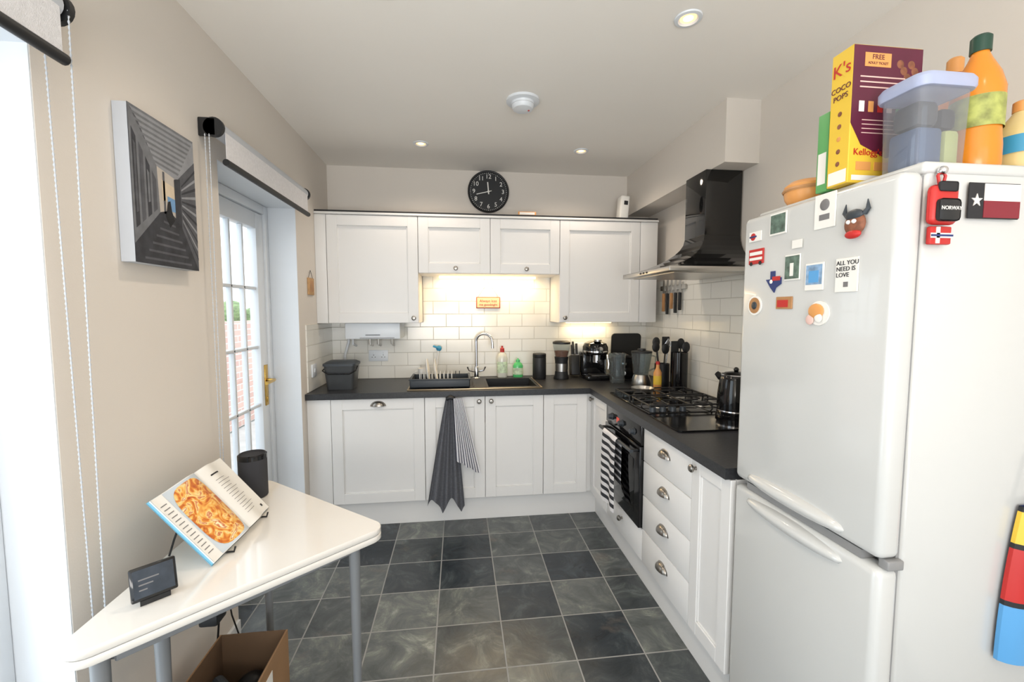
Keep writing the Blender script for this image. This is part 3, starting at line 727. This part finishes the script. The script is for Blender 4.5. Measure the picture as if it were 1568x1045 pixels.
b.grid(lambda u,v:bp_(-.070+.060*v*math.copysign(abs(math.cos(6.283*u))**.6,math.cos(6.283*u)),.122+.114*v*math.copysign(abs(math.sin(6.283*u))**.6,math.sin(6.283*u)),.0018),32,6,M_food)
for k in range(14): patch(-.168,-.145,.03+.014*k,.0325+.014*k,M_ink)
for k in range(13): patch(.03,.10+.03*((k*7)%3)/2,.04+.012*k,.0415+.012*k,M_ink)
patch(.03,.085,.205,.210,M_ink2); patch(.145,.155,.02,.03,M_ink2)
b.done(60,False)
b=B('book_stand')
for yy in (1.33,1.55):
    b.tube([(-.668,yy,ZTB+.02),(-.672,yy,ZTB+.005),(-.70,yy,ZTB+.004),(-.72,yy,ZTB+.012),(-.79,yy,ZTB+.095),(-.83,yy,ZTB+.14)],.003,M_blkm,8)
    b.tube([(-.81,yy,ZTB+.118),(-.835,yy,ZTB+.05),(-.85,yy,ZTB+.004)],.003,M_blkm,8)
b.tube([(-.83,1.33,ZTB+.14),(-.83,1.55,ZTB+.14)],.003,M_blkm,8); b.done()
# speaker
b=B('smart_speaker'); b.M=T((-.80,1.745,ZTB+.001))
b.lathe([(0,0),(.046,0),(.05,.004),(.05,.16),(.049,.166),(.044,.168),(.042,.163),(0,.163)],P('speaker_fabric',(58,58,62),.9,bump=.5,bscale=900),None,36)
b.lathe([(.0505,.150),(.0505,.166),(.046,.170),(.044,.168)],M_blk,None,36); b.done()
# smart display
b=B('smart_display'); b.M=T((-.755,1.125,ZTB+.001))@Rz(42)
b.box(-.046,.046,-.006,.006,.012,.092,M_blk,.004,2,Rx(-16)); b.box(-.040,.040,-.0068,-.0055,.02,.086,P('screen',(52,60,70),.05,var=.3,scale=25),0,1,Rx(-16))
for k in range(3): b.box(-.03,.01-.012*k,-.0072,-.0066,.06-.012*k,.063-.012*k,M_ink,0,1,Rx(-16))
b.prism([(-.03,.0),(.03,.0),(.022,.05),(-.022,.05)],0,.012,M_blkm); b.box(-.02,.02,.02,.034,.01,.05,M_blkm,.004)
b.done()
# wires under the table
b=B('power_cable')
b.tube([(XL+.012,1.72,.45),(-.94,1.69,.3),(-.90,1.66,.52),(-.82,1.56,.60),(-.77,1.40,.50),(-.80,1.46,.42),(-.90,1.67,.36),(-.94,1.70,.1),(-.94,1.75,.01)],.0035,M_blkm,6)
b.tube([(XL+.012,1.80,.42),(-.93,1.80,.2),(-.92,1.84,.06),(-.94,1.88,.01)],.003,M_blkm,6)
b.box(-.79,-.735,1.34,1.40,.48,.52,M_blkm,.008); b.box(XL+.001,XL+.022,1.70,1.78,.42,.48,M_wht,.003); b.done()
# cardboard box
b=B('cardboard_box'); x0,x1,y0,y1,zt=-.88,-.645,1.27,1.62,.25; t=.005
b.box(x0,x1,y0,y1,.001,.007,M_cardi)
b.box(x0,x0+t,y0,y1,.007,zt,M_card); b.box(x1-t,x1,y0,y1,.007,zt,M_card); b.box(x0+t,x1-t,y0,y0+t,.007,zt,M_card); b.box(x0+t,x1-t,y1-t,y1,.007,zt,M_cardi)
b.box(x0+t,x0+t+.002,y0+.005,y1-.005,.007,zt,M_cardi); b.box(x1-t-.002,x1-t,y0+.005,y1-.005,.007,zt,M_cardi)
b.box(x1,x1+.0012,1.40,1.48,.10,.21,M_pap); b.text('up',.05,T((x1+.0018,1.44,.15))@Rz(90)@Rx(90),M_ink2)
for i in range(9):
    b.ball((x0+.06+.11*random.random(),y0+.06+.23*random.random(),.09+.05*random.random()),.05,M_blkm if i%3 else M_dgr,(1,1,.8),12)
b.tube([(x0+.05,1.5,.17),(x0+.15,1.4,.19)],.02,M_char,10); b.done()

# ---------------------------------------------------------------- worktop items
ZW=.911
M_cad=P('caddy_grey',(58,60,62),.35)
b=B('compost_caddy'); b.M=T((-.79,3.02,ZW))
loft(b,[[(p[0],p[1],0) for p in rrect(.17,.13,.02)],[(p[0],p[1],.16) for p in rrect(.20,.17,.025)]],M_cad,True,True)
loft(b,[[(p[0],p[1],.16) for p in rrect(.212,.182,.028)],[(p[0],p[1],.175) for p in rrect(.212,.182,.028)],[(p[0],p[1],.188) for p in rrect(.17,.14,.028)]],M_char,True,True)
b.tube([(-.103,0,.15),(-.107,-.07,.13),(-.07,-.096,.11),(.07,-.096,.11),(.107,-.07,.13),(.103,0,.15)],.004,M_blk,8); b.done()
b=B('dish_rack'); x0,x1,y0,y1=-.33,.07,2.90,3.17; z=.921
b.box(x0,x1,y0,y1,z,z+.008,M_char,.003)
for a_ in ((x0,x0+.008,y0,y1),(x1-.008,x1,y0,y1),(x0,x1,y0,y0+.008),(x0,x1,y1-.008,y1)): b.box(*a_,z,z+.055,M_char,.003)
b.box(x0-.006,x1+.006,y0-.006,y0+.01,z+.05,z+.06,M_char,.004); b.box(x0-.006,x0+.01,y0,y1,z+.05,z+.06,M_char,.004); b.box(x1-.01,x1+.006,y0,y1,z+.05,z+.06,M_char,.004)
for k in range(11):
    for yy in (2.98,3.09): b.tube([(x0+.06+.027*k,yy,z+.006),(x0+.06+.027*k,yy,z+.085)],.003,M_pap if k<9 else M_char,6)
b.done()
b=B('dinner_plate')
for k in (1,3): b.lathe([(0,0),(.05,0),(.085,.012),(.085,.015),(.05,.004),(0,.004)],M_pap,T((x0+.074+.027*k,3.035,z+.096))@Ry(84),28)
b.done()
b=B('coffee_mug'); b.M=T((-.265,3.26,.9175)); b.lathe([(0,0),(.036,0),(.042,.01),(.042,.09),(.039,.09),(.037,.01),(0,.008)],M_pap,None,24); b.tube([(-.04,0,.07),(-.062,0,.065),(-.066,0,.045),(-.055,0,.025),(-.04,0,.02)],.005,M_pap,8); b.done()
b=B('dish_brush'); b.tube([(-.19,3.35,.912),(-.175,3.36,1.02),(-.16,3.37,1.13)],[.006,.007,.006],M_pap,8); b.ball((-.157,3.372,1.145),.022,M_teal,(1,.7,1)); b.tube([(-.16,3.355,1.15),(-.20,3.35,1.165)],.008,M_teal,8); b.done()
def sbottle(name,x,y,body,cap,h,r):
    b=B(name); b.M=T((x,y,ZW))@Matrix.Diagonal((1,.65,1,1)); b.lathe([(0,0),(r*.9,0),(r,.01),(r*.95,h*.3),(r,h*.6),(r*.75,h*.74),(r*.35,h*.8),(r*.3,h*.82),(0,h*.82)],body,None,24)
    b.lathe([(0,h*.8),(r*.42,h*.8),(r*.4,h*.92),(r*.18,h*.94),(r*.16,h),(0,h)],cap,None,18); b.lathe([(r*1.02,h*.15),(r*1.0,h*.5)],P('bottle_label',(205,222,190),.5,var=.35,scale=40),None,24); b.done()
sbottle('washing_up_liquid_bottle',.335,3.36,P('liquid_clear',(225,225,212),.15),M_red,.25,.04)
sbottle('hand_soap_bottle',.46,3.36,M_mint,M_mint,.15,.04)
b=B('black_canister'); b.M=T((.615,3.27,ZW)); b.lathe([(0,0),(.05,0),(.052,.004),(.052,.16),(.05,.165),(.052,.168),(.052,.192),(.048,.196),(0,.196)],M_blkm,None,32); b.done()
b=B('coffee_grinder'); b.M=T((.785,3.25,ZW)); 
b.lathe([(0,0),(.058,0),(.06,.01),(.052,.03),(.048,.08),(.05,.14),(.054,.17),(0,.17)],M_blkm,None,28); b.lathe([(.0495,.05),(.05,.07),(.051,.12)],M_stl,None,28); b.lathe([(0,.17),(.05,.17),(.065,.25),(.067,.27),(0,.27)],M_jug,None,28); b.lathe([(0,.17),(.045,.172),(.055,.215),(0,.22)],M_brn,None,20); b.lathe([(0,.27),(.069,.27),(.069,.285),(.05,.292),(0,.294)],M_blkm,None,28); b.done()
b=B('knife_block'); b.M=T((.915,3.33,ZW))@Rx(-12)
b.box(-.035,.035,-.04,.04,.012,.17,M_blkm,.006); 
for dx,dy,L in ((-.018,-.02,.09),(.018,-.02,.10),(0,.015,.12)): b.box(dx-.009,dx+.009,dy-.007,dy+.007,.165,.165+L,M_blkm,.004); b.box(dx-.0095,dx+.0095,dy-.0075,dy+.0075,.165,.175,M_stl)
b.done()
b=B('coffee_machine'); b.M=T((1.05,3.24,ZW))
b.box(-.095,.095,-.13,.12,0,.035,M_blk,.008); b.box(-.095,.095,.0,.12,.03,.20,M_blk,.01); 
b.lathe([(0,.19),(.097,.19),(.1,.20),(.1,.245),(.085,.275),(.05,.29),(0,.292)],M_blk,Matrix.Diagonal((.95,1.2,1,1)),28)
b.lathe([(.101,.205),(.1025,.212),(.101,.22)],M_chr,Matrix.Diagonal((.95,1.2,1,1)),28); b.cyl((0,-.05,.13),.032,.06,M_chr); b.tube([(0,-.05,.14),(0,-.16,.135)],.011,M_blkm,10)
b.box(-.06,.06,-.12,-.01,.035,.04,M_stl); b.cyl((.0,-.06,.292),.03,.014,M_stl); b.tube([(.07,-.08,.19),(.08,-.09,.12),(.075,-.09,.08)],.005,M_chr,8)
b.lathe([(0,0),(.022,0),(.02,.012),(0,.013)],M_chr,T((.0,-.118,.235))@Rx(90),18); b.done()
b=B('toaster'); b.M=T((1.245,3.20,ZW))@Rz(-12)
b.box(-.08,.08,-.13,.13,.01,.19,M_blk,.03,4); b.box(-.082,.082,-.10,.10,.004,.03,M_stl,.006); b.box(-.045,-.02,-.10,.10,.187,.1915,M_ink2); b.box(.02,.045,-.10,.10,.187,.1915,M_ink2)
b.box(-.02,.02,-.145,-.128,.12,.14,M_chr,.004); b.lathe([(0,0),(.018,0),(.016,.014),(0,.015)],M_chr,T((0,-.13,.06))@Rx(90),18); b.box(-.083,-.079,-.1,.1,.05,.14,M_stl,.001); b.done()
b=B('serving_tray'); b.prism(rrect(.25,.34,.03),0,.012,M_blkm,T((1.36,3.405,ZW+.17))@Rx(94)); b.done()
b=B('blender_jug'); b.M=T((1.28,2.90,ZW))
b.lathe([(0,0),(.065,0),(.068,.01),(.06,.05),(.05,.075),(0,.078)],M_stl,None,28); b.lathe([(.045,.075),(.05,.08),(.072,.23),(.070,.23),(.048,.085),(0,.082)],M_jug,None,28)
b.lathe([(0,.228),(.072,.228),(.072,.24),(.03,.245),(.028,.258),(0,.26)],M_blkm,None,24); b.tube([(.07,0,.21),(.105,0,.20),(.105,0,.12),(.06,0,.10)],.007,M_jug,8); b.done()
b=B('glass_measuring_jug'); b.M=T((1.14,3.0,ZW)); b.lathe([(0,0),(.05,0),(.052,.006),(.06,.2),(.063,.215),(.058,.2),(.049,.01),(0,.008)],M_jug,None,28); b.tube([(-.06,0,.18),(-.09,0,.17),(-.09,0,.08),(-.055,0,.06)],.006,M_jug,8); b.done()
def crock(name,x,y,r,h,tools,m=M_blkm):
    b=B(name); b.M=T((x,y,ZW)); b.lathe([(0,0),(r,0),(r,h),(r-.005,h),(r-.005,.01),(0,.01)],m,None,28)
    for (dx,dy,L,kind,mm) in tools:
        tx,ty=dx*2.2,dy*2.2; b.tube([(dx*.4,dy*.4,.015),(tx,ty,L)],.005,mm,8)
        if kind=='spoon': b.ball((tx*1.1,ty*1.1,L+.025),.028,mm,(1,.35,1.3),14)
        elif kind=='spat': b.box(-.028,.028,-.003,.003,0,.075,mm,.003,1,T((tx,ty,L)))
        else:
            for k in range(5): 
                a=k*math.pi/5; b.tube([(tx,ty,L),(tx+.022*math.cos(a),ty+.022*math.sin(a),L+.035),(tx,ty,L+.075),(tx-.022*math.cos(a),ty-.022*math.sin(a),L+.035),(tx,ty,L)],.0015,M_chr,5)
    b.done()
crock('utensil_holder',1.40,2.83,.05,.16,[(-.02,0,.25,'spoon',M_blkm),(.015,.01,.27,'spat',M_blkm),(0,-.018,.24,'spoon',M_blkm),(.012,-.012,.26,'whisk',M_chr),(-.012,.016,.28,'spoon',M_blkm)])
crock('utensil_holder',1.455,2.70,.055,.25,[(-.015,0,.25,'spat',M_blkm),(.01,.012,.28,'spoon',M_blkm),(.012,-.012,.26,'spoon',M_blkm)],M_blk)
b=B('oil_bottle'); b.M=T((1.325,2.74,ZW)); b.lathe([(0,0),(.026,0),(.027,.006),(.027,.11),(.012,.14),(.011,.165),(0,.165)],M_orl,None,22); b.lathe([(0,.165),(.013,.165),(.013,.185),(0,.186)],M_red,None,16); b.lathe([(.0275,.03),(.0275,.09)],M_yel,None,22); b.done()

# boiler, pipes, sockets
b=B('boiler'); b.box(-.80,-.42,3.16,3.42,1.235,1.349,M_wht,.006); b.box(-.66,-.56,3.155,3.161,1.262,1.266,M_ink2); b.box(-.70,-.46,3.158,3.162,1.24,1.245,M_frg)
for k,xx in enumerate((-.78,-.66,-.6,-.5)): b.tube([(xx,3.3,1.24),(xx,3.3,1.19),(xx,3.40,1.17)],.008,M_stl if k else M_wht,8)
b.tube([(-.83,3.38,1.34),(-.83,3.38,1.2),(-.86,3.38,1.1),(-.86,3.38,.98),(-.89,3.39,.914)],.010,M_wht,10); b.done()
def socket(x,z,w=.146):
    b=B('wall_socket'); y=YB-.008
    b.box(x-w/2,x+w/2,y-.009,y,z-.043,z+.043,M_wht,.003)
    for dx in (-.036,.036):
        b.box(x+dx-.006,x+dx+.006,y-.0125,y-.009,z+.015,z+.03,M_wht,.001)
        for a,c in ((0,.004),(-.011,-.012),(.011,-.012)): b.box(x+dx+a-.003,x+dx+a+.003,y-.0095,y-.0088,z+c-.002,z+c+.003,M_ink2)
    b.done()
socket(-.62,1.09); socket(.98,1.13)
b=B('light_switch'); b.box(XK+.008,XK+.017,2.93,3.015,1.0,1.085,M_wht,.003); b.box(XK+.0165,XK+.021,2.965,2.98,1.03,1.055,M_wht,.001); b.done()
b=B('cork_plaque'); b.box(XK,XK+.012,2.93,3.03,1.54,1.65,M_cork,.003); b.box(XK+.012,XK+.0135,2.95,3.01,1.56,1.63,M_tan); b.tube([(XK+.006,2.94,1.65),(XK+.006,2.98,1.70),(XK+.006,3.02,1.65)],.0015,M_ink2,5); b.done()
b=B('hanging_sign'); yy=YB-.010; b.box(.135,.325,yy-.008,yy,1.455,1.545,P('sign_frame',(190,80,60),.6),.003); b.box(.142,.318,yy-.0095,yy-.007,1.462,1.538,P('sign_face',(226,200,160),.7))
b.text('Always kiss',.03,T((.23,yy-.0102,1.513))@Rx(90),P('sign_ink',(170,70,60),.7)); b.text('me goodnight',.026,T((.23,yy-.0102,1.484))@Rx(90),P('sign_ink2',(170,70,60),.7))
b.tube([(.15,yy-.004,1.545),(.23,yy-.004,1.66),(.31,yy-.004,1.545)],.0015,M_tan,5); b.done()
# items on cabinets
b=B('air_purifier'); b.M=T((1.24,3.22,2.122)); b.box(-.035,.035,-.045,.045,0,.18,M_pap,.012,3,Ry(4)); b.box(-.01,.02,-.047,-.044,.11,.14,M_ink2,.002,1,Ry(4)); b.done()
b=B('wooden_sign'); b.box(.43,.56,3.13,3.145,2.122,2.15,M_orl,.002); b.box(.44,.55,3.129,3.1305,2.128,2.145,M_pap); b.done()

# clock
b=B('wall_clock'); cx,cz=.235,2.358; b.M=T((cx,YB-.001,cz))@Rx(90)
b.lathe([(0,0),(.158,0),(.16,.004),(.16,.022),(.155,.027),(.148,.024),(.146,.014),(0,.014)],M_blkm,None,48)
for h in range(1,13):
    a=R(90-30*h); b.text(str(h),.046,T((.113*math.cos(a),.113*math.sin(a),.0155)),M_pap)
for k in range(60):
    w=.0012 if k%5 else .002
    b.box(.137,.143,-w,w,.0142,.0155,M_pap,0,1,Rz(6*k))
b.box(-.02,.072,-.004,.004,.018,.0195,M_pap,0,1,Rz(90+5)); b.box(-.025,.095,-.0028,.0028,.0205,.022,M_pap,0,1,Rz(90-256)); b.cyl((0,0,.014),.008,.01,M_pap)
b.done()

# smoke alarm
b=B('smoke_alarm'); b.M=T((.335,2.27,ZC))@Rx(180)
b.lathe([(0,0),(.085,0),(.085,.012),(.06,.016),(.058,.02),(.056,.04),(.05,.048),(.02,.052),(0,.052)],M_wht,None,36); b.lathe([(.0565,.024),(.0575,.027),(.0565,.03)],M_frg,None,36); b.cyl((.03,0,.049),.005,.004,M_red,None,12); b.done()

# downlights
def lamp(name,kind,loc,rot,energy,color,parent=None,**kw):
    L=bpy.data.lights.new(name,kind); L.energy=energy; L.color=color
    for k,v in kw.items(): setattr(L,k,v)
    o=bpy.data.objects.new(name,L); o.location=loc; o.rotation_euler=[R(a) for a in rot]; scene.collection.objects.link(o)
    if parent: o.parent=parent
    return o
for x,y,en in ((-.235,2.92,16),(.83,2.92,16),(.85,1.58,12),(-.235,1.56,16),(.85,.2,4),(-.235,.2,8)):
    b=B('ceiling_downlight'); b.M=T((x,y,ZC))@Rx(180)
    b.lathe([(.030,.001),(.050,.001),(.048,.006),(.036,.008),(.031,.003),(.029,.001)],M_wht,None,32); b.lathe([(0,.002),(.031,.002)],M_glow,None,24); b.lathe([(0,.0025),(.018,.0025)],M_strip,None,24); o=b.done()
    lamp('bulb','SPOT',(x,y,ZC-.02),(0,0,0),en,(1,.84,.68),o,spot_size=R(150),spot_blend=.8,shadow_soft_size=.04)
# under-cabinet strip
b=B('strip_light'); b.box(-.15,.60,3.36,3.40,1.685,1.698,M_strip,.003); o=b.done()
lamp('tube','AREA',(.225,3.34,1.68),(0,0,0),3.6,(1,.74,.42),o,shape='RECTANGLE',size=.75,size_y=.04)
b=B('strip_light'); b.box(.85,1.22,3.36,3.39,1.338,1.349,M_strip,.003); o=b.done()
lamp('tube','AREA',(1.03,3.35,1.33),(0,0,0),.9,(1,.80,.5),o,shape='RECTANGLE',size=.35,size_y=.03)

# daylight, plus an added fill lamp
w=bpy.data.worlds.new('World'); scene.world=w; w.use_nodes=True
bg=w.node_tree.nodes['Background']; bg.inputs[0].default_value=(.84,.92,1,1); bg.inputs[1].default_value=2.7
lamp('patio_daylight','AREA',(-1.45,.55,1.2),(0,-90,0),11,(.78,.89,1),None,shape='RECTANGLE',size=2.0,size_y=1.0)
lamp('added_ceiling_fill','AREA',(-.2,-1.2,1.2),(145,0,0),48,(1,.95,.89),None,shape='RECTANGLE',size=1.4,size_y=1.0)  # added fill behind the camera, aimed up to brighten the ceiling; no real fitting

cam=bpy.data.cameras.new('camera'); cam.lens=15.15; cam.sensor_width=36; cam.clip_start=.02
co=bpy.data.objects.new('camera',cam); co.location=(0,0,H); co.rotation_euler=(R(90-4.07),0,R(-7.0)); scene.collection.objects.link(co); scene.camera=co
scene.view_settings.view_transform='Standard'
